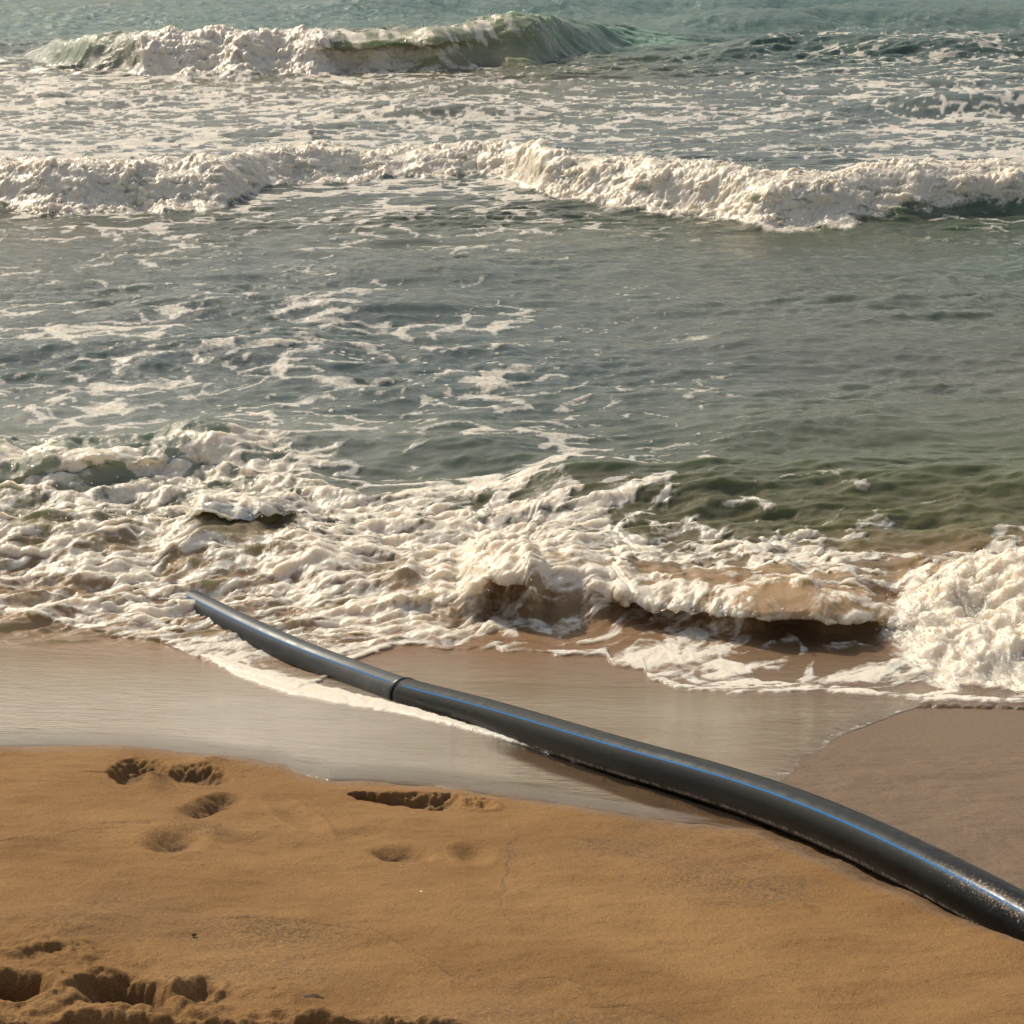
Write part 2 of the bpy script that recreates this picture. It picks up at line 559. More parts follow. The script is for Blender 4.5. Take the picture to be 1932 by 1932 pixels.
    P = np.stack([X, Y, Z], -1)
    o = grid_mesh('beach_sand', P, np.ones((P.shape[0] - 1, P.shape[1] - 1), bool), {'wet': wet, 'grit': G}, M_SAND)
    tag(o, 'golden wet beach sand sloping down to the surf, pitted with footprints', None, None, 'structure')
    return o


# lower outline of the thin sheet of swash water, and of the pipe
EDGE_FILM = [(-900, 1395), (0, 1398), (150, 1398), (280, 1404), (400, 1418), (520, 1436), (560, 1450), (620, 1462), (720, 1464), (820, 1472),
             (960, 1492), (1080, 1514), (1200, 1530), (1300, 1544), (1400, 1556), (1500, 1584), (1616, 1622), (1766, 1680), (1932, 1738), (2400, 1960)]
PIPE_LOW = [(900, 1375), (966, 1398), (1091, 1443), (1216, 1488), (1341, 1530), (1466, 1583), (1616, 1648), (1766, 1708), (1932, 1768), (2200, 1880)]
FOAM_EDGE = [(-900, 1120), (-300, 1150), (0, 1165), (100, 1178), (200, 1197), (300, 1213), (380, 1245), (450, 1275), (560, 1304), (600, 1292), (640, 1262), (680, 1240),
             (750, 1221), (860, 1228), (960, 1238), (1145, 1241), (1157, 1258), (1215, 1266), (1222, 1283), (1273, 1300), (1395, 1310), (1547, 1305),
             (1730, 1323), (1932, 1328), (2600, 1345)]


# ------------------------------------------------------------------ SEA
def roll(t, h, ov, wf, wb):
    """breaking profile across a wave: returns dy, dz for distance t behind its foot. ov = how far the lip is thrown"""
    # plain bump
    s = np.clip(t / wf, 0, 1)
    z0 = np.where(t < wf, h * (s * s * (3 - 2 * s)), h * (1 - ss(0, wb, t - wf)))
    # curled: control points over t/wf in 0..1 (foot -> inner face -> lip tip -> top), then back
    k = np.array([0, 0.14, 0.30, 0.44, 0.56, 0.62, 0.72, 0.86, 1.0])
    cy = np.array([0.62, 0.86, 0.98, 0.92, 0.50, 0.30, 0.34, 0.62, 1.0]) * 1.0
    cz = np.array([0.0, 0.04, 0.35, 0.72, 0.78, 0.66, 0.84, 0.98, 1.0])
    yy = np.interp(s, k, cy) * wf
    zz = np.interp(s, k, cz) * h
    zc = np.where(t < wf, zz, z0)
    dyc = np.where((t >= 0) & (t < wf), yy - t, 0)
    # ease the foot in: in front of the wave the trough is drawn back under the lip
    pre = (t < 0) & (t > -0.35)
    dyc = np.where(pre, 0.62 * wf * (1 + t / 0.35), dyc)
    return ov * dyc, (1 - ov) * z0 + ov * zc


def build_sea():
    vr = np.concatenate([np.arange(2, 72, 1.4), np.arange(72, 152, 0.5), np.arange(152, 300, 1.4), np.arange(300, 440, 0.5), np.arange(440, 850, 1.8), np.arange(850, 1100, 1.2),
                         np.arange(1100, 1240, 0.7), np.arange(1240, 1330, 1.2), np.arange(1330, 2120, 3.0)])
    yext = np.concatenate([52.5 * (1.05 ** np.arange(0, 85))])
    X, Y = fan_grid(vr, spread(1440, 9, 40), yext)
    B = bed0(X, Y)
    zb = 0.5 * (B + 0.012 + np.sqrt((B + 0.012) ** 2 + 0.02 ** 2))       # sea level offshore, a thin film up the beach
    zb = np.where(Y > 12, 0.0, zb)
    u, v, dep = project(X, Y, zb)
    R, C = X.shape
    Z = zb.copy(); DY = np.zeros_like(X)
    near = ss(60, 45, Y)
    sea = ss(1240, 1120, v)                       # 1 on the open water, 0 on the beach film

    # ---- ripples and chop
    wx = X + 0.25 * perlin(X * 0.7, Y * 0.7, 50); wy = Y + 0.18 * perlin(X * 0.6 + 4, Y * 0.8, 51) - 0.10 * X
    chop = 0.034 * fbm(wx * 0.55, wy * 1.25, 2, 52) + 0.030 * ridged(wx * 0.9, wy * 2.6, 2, 54) + 0.026 * fbm(wx * 2.2, wy * 5.5, 3, 56)
    chop += 0.0080 * fbm(wx * 8.0, wy * 17, 2, 58) * ss(24, 14, Y)
    chop *= 1 + 1.3 * ss(20, 38, Y)
    patch = 0.62 + 0.40 * ss(-0.3, 0.5, perlin(X * 0.35, Y * 0.5, 59))
    chop += 0.016 * fbm(wx * 1.5 + 3, (wy - 0.06 * X) * 8.5, 3, 204) + 0.012 * ridged(wx * 2.2, wy * 4.6, 2, 205)
    Z += chop * patch * (0.035 + 0.965 * sea) * near * (sea > 0)
    gz = np.maximum(ss(825, 870, v) * ss(1030, 960, v) * ss(660, 380, u), 0.5 * ss(960, 1000, v) * ss(1200, 1150, v))
    Z += gz * (0.030 * fbm(X * 5, Y * 6, 2, 194) + 0.012 * fbm(X * 13, Y * 15, 2, 195))
    # long low swells
    for (v0, h, wf, wb, u0, u1) in ((1000, 0.12, 0.55, 0.9, 1000, 2400), (900, 0.07, 0.5, 1.0, 350, 1000), (715, 0.08, 0.6, 1.2, -400, 620), (560, 0.08, 0.7, 1.0, 600, 980),
                                    (860, 0.06, 0.5, 0.9, 1350, 2400), (620, 0.06, 0.6, 1.2, 250, 900), (690, 0.05, 0.5, 1.0, 1350, 2300),
                                    (118, 0.30, 1.6, 2.6, 1380, 2100), (62, 0.30, 2.0, 3.2, 1300, 2600), (30, 0.25, 2.0, 4.0, 600, 1700),
                                    (225, 0.22, 0.9, 1.6, 1650, 2500), (232, 0.12, 0.8, 1.2, 650, 1000)):
        c = v0 + 9 * perlin(X * 0.5, Y * 0.0 + v0, 60)
        a = (c - 966) / FP
        yb = HC * (CP - a * SP) / (SP + a * CP)
        w = ss(u0 - 120, u0 + 120, u) * ss(u1 + 120, u1 - 120, u)
        Z += roll(Y - yb, h, 0, wf, wb)[1] * w

    def foot(pts, wob=6, seed=70):
        c = L(u, pts) + wob * perlin(X * 1.3, Y * 0.0, seed)
        a = (c - 966) / FP
        return HC * (CP - a * SP) / (SP + a * CP)

    face = np.zeros_like(X)          # 0..1 amount of whitewater thrown up as lumps
    # ---- far breaker
    f3 = foot([(-900, 130), (60, 125), (270, 148), (560, 150), (820, 142), (1000, 128), (1200, 96), (1900, 90)], 5, 70)
    h3 = L(u, [(-500, 0.08), (55, 0.04), (110, 0.36), (170, 0.52), (250, 0.62), (500, 0.63), (700, 0.63), (850, 0.68), (965, 0.80), (1050, 0.68), (1140, 0.42), (1230, 0.12), (1330, 0)])
    h3 = h3 * 0.86 * (1 + 0.10 * fbm(X * 0.8, X * 0, 3, 170))
    t3 = Y - f3
    ov3 = L(u, [(0, 0), (560, 0.1), (640, 0.55), (820, 0.45), (960, 0.1), (1100, 0)])
    wf3 = L(u, [(0, 0.8), (250, 0.85), (420, 1.5)])
    dy, dz = roll(t3, h3, ov3, wf3, 3.2)
    DY += dy; Z += dz
    s3 = np.clip(t3 / wf3, -1, 3)
    k3 = ss(-0.15, 0.1, s3 + 0.10 * perlin(X, Y, 71)) * ss(1.6, 1.05, s3)
    F3 = k3 * ss(225, 290, u + 30 * fbm(X * 2, Y * 2, 3, 208)) * ss(640, 590, u)
    lowf = ss(-0.1, 0.1, s3) * ss(0.62, 0.35, s3) * ss(560, 620, u) * ss(960, 700, u + 160 * fbm(X * 0.9, Y * 2, 3, 191)) 
    F3 = np.maximum(F3, lowf)
    # ---- middle breaker (two overlapping fronts)
    f2 = foot([(-900, 425), (0, 404), (250, 408), (420, 392), (500, 362), (620, 348), (800, 342), (900, 333), (950, 342), (1040, 380), (1150, 394), (1250, 406),
               (1350, 420), (1450, 438), (1560, 434), (1650, 428), (1750, 424), (1932, 418), (2600, 400)], 6, 72)
    h2_ = L(u, [(-900, 0.5), (0, 0.50), (380, 0.50), (560, 0.34), (760, 0.26), (930, 0.30), (1010, 0.48), (1200, 0.46), (1500, 0.56), (1700, 0.56), (1932, 0.52)])
    h2_ = 0.66 * h2_ * (1 + 0.28 * fbm(X * 0.9, X * 0, 3, 73))
    t2 = Y - f2
    dy, dz = roll(t2 + 0.10 * fbm(X * 1.6, Y * 1.6, 3, 171), h2_, 0.12, 0.85, 1.7)
    DY += dy; Z += dz
    s2 = t2 / 0.85
    lo2 = L(u, [(0, -0.05), (1600, -0.05), (1720, 0.28), (1932, 0.40), (2600, 0.4)]) + L(u, [(-50, 0.25), (40, 0.2), (110, 0), (480, 0), (520, 0.12), (930, 0.15), (980, 0)])
    F2 = ss(-0.14, 0.16, s2 - lo2 + 0.30 * fbm(X * 2.4, Y * 2.4, 4, 74)) * ss(2.3, 1.1, s2 + 0.7 * fbm(X * 1.3, Y * 1.3, 4, 75))
    # ---- shore break
    f1 = foot([(-900, 1150), (0, 1120), (330, 1130), (560, 1150), (740, 1196), (850, 1198), (1000, 1204), (1100, 1200), (1250, 1216), (1400, 1232), (1670, 1232), (1760, 1285), (1932, 1305), (2600, 1290)], 3, 76)
    lump = fbm(X * 3.2, X * 0 + 0.3, 3, 77)
    h1 = L(u, [(-900, 0.12), (0, 0.10), (350, 0.08), (700, 0.07), (790, 0.10), (850, 0.15), (1000, 0.17), (1100, 0.13), (1250, 0.13), (1400, 0.155), (1540, 0.165), (1630, 0.115), (1690, 0.055), (1750, 0.12), (1850, 0.20), (1932, 0.22), (2600, 0.25)])
    h1 = h1 * (1 + L(u, [(0, 0.6), (800, 1.0), (1330, 0.9), (1410, 0.15), (1640, 0.12), (1740, 0.0)]) * lump)
    h1 = h1 * (1 + 0.9 * fbm(X * 3.4, Y * 3.4, 3, 203) * ss(1680, 1760, u))
    ov1 = L(u, [(0, 0.0), (720, 0.0), (800, 0.15), (1150, 0.15), (1370, 0.55), (1440, 1.0), (1540, 0.95), (1620, 0.65), (1680, 0.25), (1760, 0.0), (2600, 0.0)])
    ov1 = np.clip(ov1 + L(u, [(780, 0), (850, 0.9), (1300, 0.9), (1400, 0.1), (1700, 0)]) * perlin(X * 2.7, X * 0 + 3.3, 186), 0, 1)
    f1 = f1 + 0.05 * fbm(X * 4.5, X * 0 + 1.1, 4, 200) * L(u, [(700, 0), (780, 1.6), (1380, 1.6), (1430, 1.0), (1680, 1.2), (1750, 0)])
    t1 = Y - f1
    wf1 = L(u, [(0, 0.6), (740, 0.5), (1360, 0.38), (1400, 0.34), (1660, 0.32), (1740, 0.70), (2600, 0.8)]) * (1 + 0.35 * fbm(X * 6, X * 0 + 5.5, 3, 201) * ss(1740, 1690, u))
    dy, dz = roll(t1, h1, ov1, wf1, 0.9)
    DY += dy; Z += dz * 1.0
    s1 = t1 / wf1
    # ---- rolled foam ridge further left, and the spent crest behind it
    f0 = foot([(330, 1052), (380, 1052), (460, 1046), (540, 1030), (620, 1012)], 2, 78)
    w0 = ss(350, 390, u) * ss(600, 520, u)
    dy, dz = roll(Y - f0, 0.11 * w0, 0.6, 0.34, 0.6)
    DY += dy * w0; Z += dz
    fa = foot([(-900, 950), (0, 960), (200, 950), (380, 930), (520, 955), (700, 965)], 5, 79)
    wa = ss(700, 300, u)
    dy, dz = roll(Y - fa, 0.14 * wa * (1 + 0.6 * fbm(X * 2.2, X * 0 + 7, 2, 80)), 0.25, 0.55, 0.9)
    DY += dy * wa; Z += dz
    # churned water behind the shore break
    churn = ss(900, 985, v) * ss(1240, 1180, v) * np.maximum(ss(1250, 900, u), 0.35)
    churn = np.maximum(churn, ss(835, 880, v) * ss(1240, 1180, v) * ss(760, 380, u))
    qx, qy = X * 1.0 + 0.35 * Y, Y * 1.0 - 0.35 * X
    tb = ridged(qx * 1.6 + 0.2 * perlin(X * 3, Y * 3, 81), qy * 3.4, 3, 82)
    Z += churn * (0.050 * (tb - 0.45) + 0.018 * fbm(X * 5, Y * 8, 3, 84))

    # ---- foam coverage, as large patches broken up by warped lace
    us = [0, 240, 480, 720, 960, 1200, 1440, 1680, 1932]
    vs = [0, 60, 88, 100, 140, 180, 230, 290, 380, 440, 520, 570, 610, 680, 760, 820, 870, 930, 975, 1030, 1080, 1130, 1180, 1240, 1330]
    D = [[0] * 9,
         [0, 0, 0, 0, 0, 0, 0, 0.02, 0.03],
         [0.0, 0, 0, 0, 0, 0, 0.06, 0.34, 0.10],
         [0.05, .1, .1, 0, 0, 0, .05, .30, .2],
         [.45, .6, .5, .45, .15, .05, .15, .3, .35],
         [.78, .8, .70, .62, .40, .30, .40, .45, .40],
         [.72, .62, .62, .62, .62, .42, .40, .45, .75],
         [.80, .80, .65, .65, .60, .35, .28, .45, .75],
         [.8, .8, .6, .5, .5, .3, .3, .3, .3],
         [.20, .22, .20, .14, .12, .05, .04, .02, .08],
         [.10, .10, .08, .06, .03, .01, .0, 0, .0],
         [.10, .14, .16, .14, .08, .02, .0, 0, 0],
         [.24, .32, .34, .32, .26, .07, 0, 0, 0],
         [.38, .34, .36, .34, .24, .12, .01, 0, 0],
         [.26, .28, .28, .30, .38, .22, .03, 0, 0],
         [.30, .34, .32, .34, .30, .15, .02, 0, 0],
         [.44, .44, .42, .42, .24, .08, .01, 0, 0],
         [.62, .58, .52, .48, .38, .18, .03, .01, .0],
         [.74, .68, .74, .86, .84, .50, .10, .04, .03],
         [.76, .74, .86, .93, .92, .66, .40, .22, .14],
         [.80, .78, .86, .93, .88, .74, .62, .52, .34],
         [.80, .80, .88, .92, .90, .72, .42, .50, .9],
         [.80, .80, .88, .90, .84, .70, .42, .60, .95],
         [.80, .85, .80, .76, .60, .48, .46, .50, .9],
         [.80, .85, .85, .80, .75, .55, .55, .55, .9]]
    dens = table(u, v, us, vs, D)
    dens = dens * L(v, [(0, 1), (120, 1), (170, 0.74), (290, 0.80), (440, 1), (500, 0.75), (860, 0.75), (900, 1)])
    px = X + 0.30 * fbm(X * 1.1, Y * 1.1, 2, 90) + 0.05 * perlin(X * 6, Y * 6, 91)
    py = Y + 0.30 * fbm(X * 1.1 + 8, Y * 1.1, 2, 92) + 0.05 * perlin(X * 6 + 3, Y * 6, 93) - 0.22 * X
    a1 = ridged(px * 0.85, py * 1.25, 2, 94)
    a2, b2 = worley(px * 2.6, py * 3.6, 95)
    lace = 1 - np.clip((b2 - a2) * 2.2, 0, 1)
    a3, b3 = worley(px * 5.5 + 0.3, py * 8.0, 174)
    lace3 = 1 - np.clip((b3 - a3) * 1.8, 0, 1)
    rid = ridged(px * 0.75 + 3, py * 1.35, 3, 175)
    pat = 0.40 * a1 + 0.52 * rid + 0.40 * lace + 0.24 * lace3 + 0.22 * fbm(X * 0.7, Y * 1.1, 2, 96) + 0.22 * fbm(px * 6, py * 10, 4, 97)
    smp = np.sort(pat[::7, 30:-30:7].ravel())
    q = np.searchsorted(smp, pat.ravel()).reshape(pat.shape) / float(len(smp))
    sof = L(v, [(0, 0.10), (300, 0.10), (460, 0.07), (850, 0.09), (1000, 0.16), (1240, 0.10)])
    foam = ss(-sof, sof, q - (1 - dens)) * ss(0.0, 0.04, dens) * L(v, [(0, 0.70), (400, 0.60), (500, 0.56), (850, 0.60), (960, 0.96)])
    softf = L(v, [(0, 0.36), (400, 0.36), (520, 0.36), (900, 0.36), (1000, 0.5)]) * ss(-0.30, 0.08, q - (1 - dens)) * ss(0.05, 0.3, dens)
    foam = np.maximum(foam, softf)
    foam *= near
    # lumpy whitewater overrides
    foam = np.maximum(foam, np.maximum(F3, F2 * 1.0))
    veil = fbm(X * 4.5, (Y + 1.2 * Z) * 6.0, 4, 209)
    foam = np.where(np.maximum(F2, F3) > 0.02, foam * (1 - 0.50 * ss(0.0, -0.35, veil)), foam)
    # glassy faces stay clear
    g3 = ss(0.05, 0.25, s3) * ss(1.15, 0.95, s3) * np.maximum(ss(40, 80, u) * ss(265, 235, u), ss(620, 680, u) * ss(1320, 1250, u))
    foam *= 1 - g3 * ss(1.0, 0.4, lowf + F3)
    crest3 = ss(0.62, 0.85, s3) * ss(1.35, 1.0, s3) * ss(600, 640, u) * ss(1120, 960, u)
    stre = ss(0.10, 0.35, fbm(X * 3.0 + Y * 1.5, Y * 1.2 - X, 3, 98) + L(u, [(600, 0.35), (700, 0.18), (900, 0.12), (1120, 0.05)]))
    foam = np.maximum(foam, crest3 * stre * 0.9)
    Z += g3 * (0.030 * fbm(X * 2.5, Y * 3.0, 3, 198) + 0.010 * fbm(X * 8, Y * 8, 2, 199)) * L(u, [(260, 1.4), (640, 0.5), (1300, 0.3)])
    midst = ss(0.3, 0.5, s3) * ss(1.0, 0.8, s3) * ss(560, 620, u) * ss(1060, 880, u) * ss(0.18, 0.42, fbm(X * 4.0 + Y * 2.0, Y * 1.4, 3, 99) + 0.1)
    foam = np.maximum(foam, midst * 0.85)
    # shore break: glassy brown lip, foam on its tip and shoulders
    uw = u + 45 * fbm(X * 5, Y * 5, 3, 187) + 60 * (s1 - 0.7)
    lip = ss(1380, 1440, uw) * ss(1710, 1640, uw) * ss(0.0, 0.05, s1) * ss(1.9, 1.0, s1 + 0.4 * fbm(X * 4, Y * 4, 2, 188))
    tipf = ss(0.50, 0.56, s1) * ss(0.80, 0.66, s1 + 0.10 * fbm(X * 9, Y * 9, 3, 100)) * lip
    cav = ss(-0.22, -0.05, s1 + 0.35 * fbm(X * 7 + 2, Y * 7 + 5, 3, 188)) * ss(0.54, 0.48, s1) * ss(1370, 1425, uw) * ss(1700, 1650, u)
    ff = ss(-0.25, 0.20, fbm(X * 9 + Y * 4, Y * 14, 4, 101)) * 0.85
    foam = foam * (1 - lip) + lip * np.maximum(tipf, ff * (0.55 + 0.45 * ss(0.72, 1.0, s1)))
    foam *= 1 - cav * 0.96
    # scalloped foam front: white over the top, brown underneath
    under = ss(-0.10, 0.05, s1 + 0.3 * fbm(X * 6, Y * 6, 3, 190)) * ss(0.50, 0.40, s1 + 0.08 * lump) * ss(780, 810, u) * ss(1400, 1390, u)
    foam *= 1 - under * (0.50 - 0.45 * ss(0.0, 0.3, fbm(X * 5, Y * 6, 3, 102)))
    over = ss(0.46, 0.56, s1) * ss(1.2, 0.9, s1) * ss(780, 810, u) * ss(1400, 1390, u)
    foam = np.maximum(foam, over * ss(-0.35, -0.1, fbm(X * 6, Y * 8, 3, 103)))
    splash = ss(1640, 1745, u + 60 * fbm(X * 7, Y * 7, 4, 104)) * ss(-0.25, 0.10, s1 + 0.25 * fbm(X * 6, Y * 6, 3, 202)) * ss(1.7, 1.3, s1 + 0.3 * perlin(X * 3, Y * 3, 105))
    foam = np.maximum(foam, splash)
    # ridge on the left: underside dark
    s0 = (Y - f0) / 0.34
    foam *= 1 - 0.8 * w0 * ss(-0.4, -0.2, s0) * ss(0.5, 0.42, s0)
    foam = np.maximum(foam, w0 * ss(0.5, 0.58, s0) * ss(1.6, 1.2, s0))
    # front of the swash
    fe = L(u, FOAM_EDGE) + 7 * fbm(X * 4, Y * 4, 4, 106) + 3 * perlin(X * 22, Y * 22, 107)
    inside = ss(1.0, -2.0, v - fe)
    rim = ss(-14, -7, v - fe) * inside
    foam = foam * inside
    foam = np.maximum(foam, rim * 0.9 * ss(-0.45, -0.1, fbm(X * 8, Y * 8, 3, 108)))
    # white strip running along the near side of the pipe
    st = L(u, [(380, 1240), (450, 1268), (520, 1291), (600, 1310), (680, 1326), (766, 1344), (850, 1366), (930, 1388), (1010, 1412), (1090, 1440)]) + 2.5 * fbm(X * 10, Y * 10, 2, 109)
    sw = L(u, [(380, 3), (450, 12), (560, 15), (680, 11), (766, 8), (860, 5), (960, 3.4), (1060, 2.2), (1110, 0.5)])
    strip = ss(1.15, 0.85, np.abs(v - st) / np.maximum(sw, 0.5)) * ss(380, 420, u) * ss(1110, 1080, u)
    foam = np.maximum(foam, strip)
    patchb = np.exp(-(((u - 545) / 75) ** 2 + ((v - (1262 + 0.30 * (u - 545))) / 14) ** 2) ** 2)
    foam *= 1 - 0.8 * patchb * (1 - strip)
    hole = ss(1.2, 0.8, np.hypot((u - 985) / 150, (v - 1226) / 13)) * ss(-0.2, 0.15, fbm(X * 5, Y * 14, 3, 110))
    foam *= 1 - 0.85 * hole
    # an older, fainter foam line on the wet sand to the right
    ou = L(v, [(1328, 1735), (1345, 1680), (1380, 1590), (1420, 1530), (1470, 1470)]) + 10 * fbm(X * 6, Y * 6, 3, 111)
    old = ss(1.0, 0.2, np.abs(u - ou + 5) / L(v, [(1328, 14), (1400, 16), (1470, 34)])) * ss(1325, 1340, v) * ss(1478, 1450, v)
    foam = np.maximum(foam, 0.40 * old * ss(-0.3, 0.2, fbm(X * 20, Y * 20, 2, 112)))
    foam = np.clip(foam, 0, 1)

    flow = fbm((X + 0.55 * Y) * 4.0 + 0.5 * perlin(X * 2, Y * 2, 180), (Y - 0.42 * X) * 13.0 + 1.2 * perlin(X * 2.5, Y * 2.5, 181), 4, 182)
    fine = fbm(px * 16, py * 26, 3, 183)
    thinz = ss(880, 960, v) * L(u, [(0, 0.72), (560, 0.70), (760, 0.50), (1100, 0.55), (1300, 0.7), (1932, 0.6)]) * (1 - splash) * (1 - strip)
    foam = foam * (1 - thinz * (0.80 * ss(0.10, -0.22, flow) + 0.45 * ss(0.05, -0.35, fine)))
    flk = ss(0.13, 0.06, worley(px * 5.0, py * 6.5, 184)[0] + 0.10 * perlin(X * 20, Y * 25, 193)) * L(u, [(900, 1.0), (1250, 0.6), (1500, 0.2)]) * ss(0.1, 0.4, fbm(X * 0.6, Y * 0.9, 2, 185)) * ss(440, 470, v) * ss(1050, 980, v)
    foam = np.maximum(foam, 0.85 * flk)
    foam = np.clip(foam, 0, 1)

    # ---- raise the foam: lumps where it is churned, a thin raft elsewhere
    face = np.maximum.reduce([F3 * 1.0, F2 * 1.0, splash * 1.0])
    P = np.stack([X, Y + DY, Z], -1)
    N = grid_normals(P)
    N[N[..., 2] < -0.999] = (0, 0, 1)
    dP = np.diff(P, axis=0)
    arc = np.concatenate([np.zeros((1, C)), np.cumsum(np.hypot(dP[..., 1], dP[..., 2]), 0)], 0)
    ext = arc - (Y - Y[0:1])
    ref = np.zeros_like(ext)
    ci = np.arange(C)
    for ft in (f1, f2, f3):
        f_ = ft - 0.35
        past = Y >= f_
        e = ext[np.clip(np.argmax(past, 0), 0, R - 1), ci]
        e = np.convolve(np.pad(e, 20, 'edge'), np.ones(41) / 41, 'valid')
        ref = np.where(past, e[None, :], ref)
    ax, ay = X, Y + (ext - ref)
    lay = np.zeros_like(X)
    m = (face > 0.02)
    cx, cy = ax[m] + 0.03 * perlin(ax[m] * 12, ay[m] * 12, 120), ay[m] + 0.03 * perlin(ax[m] * 12, ay[m] * 12, 121)
    far_scale = np.where(Y[m] > 25, 0.62, 1.0)
    big = puff(cx * 3.4 * far_scale, cy * 3.4 * far_scale, 122)
    mid = puff(cx * 8 * far_scale + 0.2, cy * 8 * far_scale, 123)
    sml = puff(cx * 19 * far_scale, cy * 19 * far_scale, 124)
    near_s = np.where(Y[m] < 10, 0.55, 1.0) / far_scale
    hug = fbm(cx * 1.7 * far_scale, cy * 1.7 * far_scale, 3, 172)
    nz = ss(12, 9, Y[m])
    jets = fbm(cx * 15 + cy * 3, cy * 4.5, 3, 206)
    lay[m] = face[m] * near_s * nz * (0.070 * jets + 0.05 * fbm(cx * 6, cy * 6, 3, 207)) + face[m] * near_s * (1 - 0.45 * nz) * (0.075 * hug + (0.022 * (big - 0.25) + 0.026 * (mid - 0.3) + 0.021 * (sml - 0.3) + 0.010 * (puff(cx * 36 * far_scale, cy * 36 * far_scale, 196) - 0.3)) * (0.15 + 1.35 * ss(-0.35, 0.4, fbm(cx * 3, cy * 3, 2, 197))) + 0.010 * fbm(cx * 30 * far_scale, cy * 30 * far_scale, 2, 173))
    m2 = (churn > 0.02) | (over > 0.02) | (w0 > 0.05) & (v > 950)
    bx, by = ax[m2] + 0.02 * perlin(ax[m2] * 14, ay[m2] * 14, 125), ay[m2]
    l2 = 0.030 * fbm(bx * 3.2 + by * 1.6, by * 6.5 - bx * 1.9, 3, 126) + 0.011 * (puff(bx * 9 + by * 3, by * 13 - bx * 4, 127) - 0.3) + 0.003 * fbm(bx * 40, by * 40, 2, 128)
    lay[m2] += l2 * foam[m2] * ss(0, 0.4, np.maximum(churn, over)[m2])
    thin = 0.006 * foam * ss(40, 20, Y) + 0.004 * rim * 1.5 + 0.007 * strip
    film = ss(1180, 1240, v)
    lay += thin + film * foam * 0.004 * fbm(X * 25, Y * 25, 2, 129)
    P += N * lay[..., None]

    # ---- keep the edge of the film on the beach: beyond EDGE_FILM it dives under the sand
    efv = L(u, EDGE_FILM) + 5 * fbm(X * 2.5, Y * 2.5, 3, 130)
    dive = ss(-2, 10, v - efv)
    P[..., 2] -= 0.011 * ss(-40, 0, u - ou) * ss(1, 5, v - fe) * (u > 1380) * (Y < 9)
    bare = ss(3, 7, v - fe) * ss(2, 16, u - ou) * (u > 1380)
    dive = np.maximum(dive, bare)
    P[..., 2] -= dive * 0.06 * (Y < 9)
    P[..., 2] -= 0.010 * ss(-14, -1, v - efv) * (Y < 9)
    # small hollow pool beside the first hole
    # ---- tint
    tu = [0, 480, 966, 1440, 1932]
    tv = [0, 60, 140, 300, 450, 700, 900, 1000, 1060, 1130, 1230, 1330]
    tl = [[(.020, .075, .072)] * 2 + [(.024, .080, .070)] * 3,
          [(.022, .080, .072), (.026, .085, .070), (.030, .080, .055), (.034, .078, .062), (.034, .075, .055)],
          [(.085, .090, .070), (.095, .090, .062), (.100, .095, .055), (.060, .080, .070), (.060, .080, .070)],
          [(.060, .078, .072)] * 5,
          [(.070, .068, .042), (.060, .064, .045), (.060, .064, .040), (.058, .060, .032), (.040, .055, .030)],
          [(.052, .062, .048), (.052, .062, .048), (.052, .062, .048), (.062, .064, .045), (.068, .064, .040)],
          [(.150, .145, .095), (.115, .115, .078), (.058, .064, .040), (.062, .066, .034), (.062, .064, .030)],
          [(.155, .135, .080), (.140, .125, .075), (.090, .075, .042), (.085, .082, .042), (.085, .080, .040)],
          [(.180, .135, .070), (.200, .155, .090), (.160, .130, .080), (.130, .105, .060), (.200, .125, .065)],
          [(.230, .155, .085), (.260, .180, .110), (.220, .150, .090), (.240, .155, .075), (.260, .170, .085)],
          [(.260, .185, .120), (.230, .150, .085), (.230, .140, .075), (.230, .140, .075), (.260, .160, .085)],
          [(.42, .365, .28), (.40, .345, .265), (.31, .245, .175), (.26, .20, .14), (.22, .155, .105)]]
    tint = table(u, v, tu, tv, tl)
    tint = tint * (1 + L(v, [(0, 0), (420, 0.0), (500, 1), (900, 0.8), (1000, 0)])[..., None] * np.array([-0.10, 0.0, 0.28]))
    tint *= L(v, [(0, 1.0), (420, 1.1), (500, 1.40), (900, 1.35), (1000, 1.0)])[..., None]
    tint *= (1 + 0.25 * fbm(X * 0.7, Y * 1.1, 3, 131))[..., None]
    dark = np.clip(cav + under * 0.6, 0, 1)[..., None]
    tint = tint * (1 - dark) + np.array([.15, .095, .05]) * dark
    glow = np.clip(0.10 + 0.50 * np.clip(g3, 0, 1) + 0.10 * lip + 0.3 * ss(0.05, 0.3, s2) * ss(1, 0.6, s2), 0, 0.8)
    clear = film * L(u, [(0, 0.10), (600, 0.14), (800, 0.30), (1400, 0.40), (1932, 0.75)]) * (0.8 + 0.3 * fbm(X * 1.5, Y * 3, 3, 132))
    clear = np.clip(clear + 0.5 * ss(-30, 0, v - efv), 0, 0.97) * ss(1180, 1260, v)
    pl = L(u, PIPE_LOW) + 5 * fbm(X * 6, Y * 6, 2, 192)
    nearp = ss(860, 1000, u) * ss(46, 26, v - pl) * ss(-80, -50, v - pl)
    clear = np.maximum(clear, 0.93 * nearp)  # pipe's dark reflection painted in by clearing the film below it
    N = grid_normals(P)

    q4 = lambda a: 0.25 * (a[:-1, :-1] + a[1:, :-1] + a[:-1, 1:] + a[1:, 1:])
    S1, S2, S3 = q4(s1), q4(s2), q4(s3)
    UU, VV, FF = q4(u), q4(v), q4(foam)
    region = np.zeros(UU.shape, int)
    region[FF > 0.5] = 1
    region[(S3 > -0.1) & (S3 < 1.5) & (UU > 60) & (UU < 1240)] = 2
    m = (S2 > -0.08) & (S2 < 1.9)
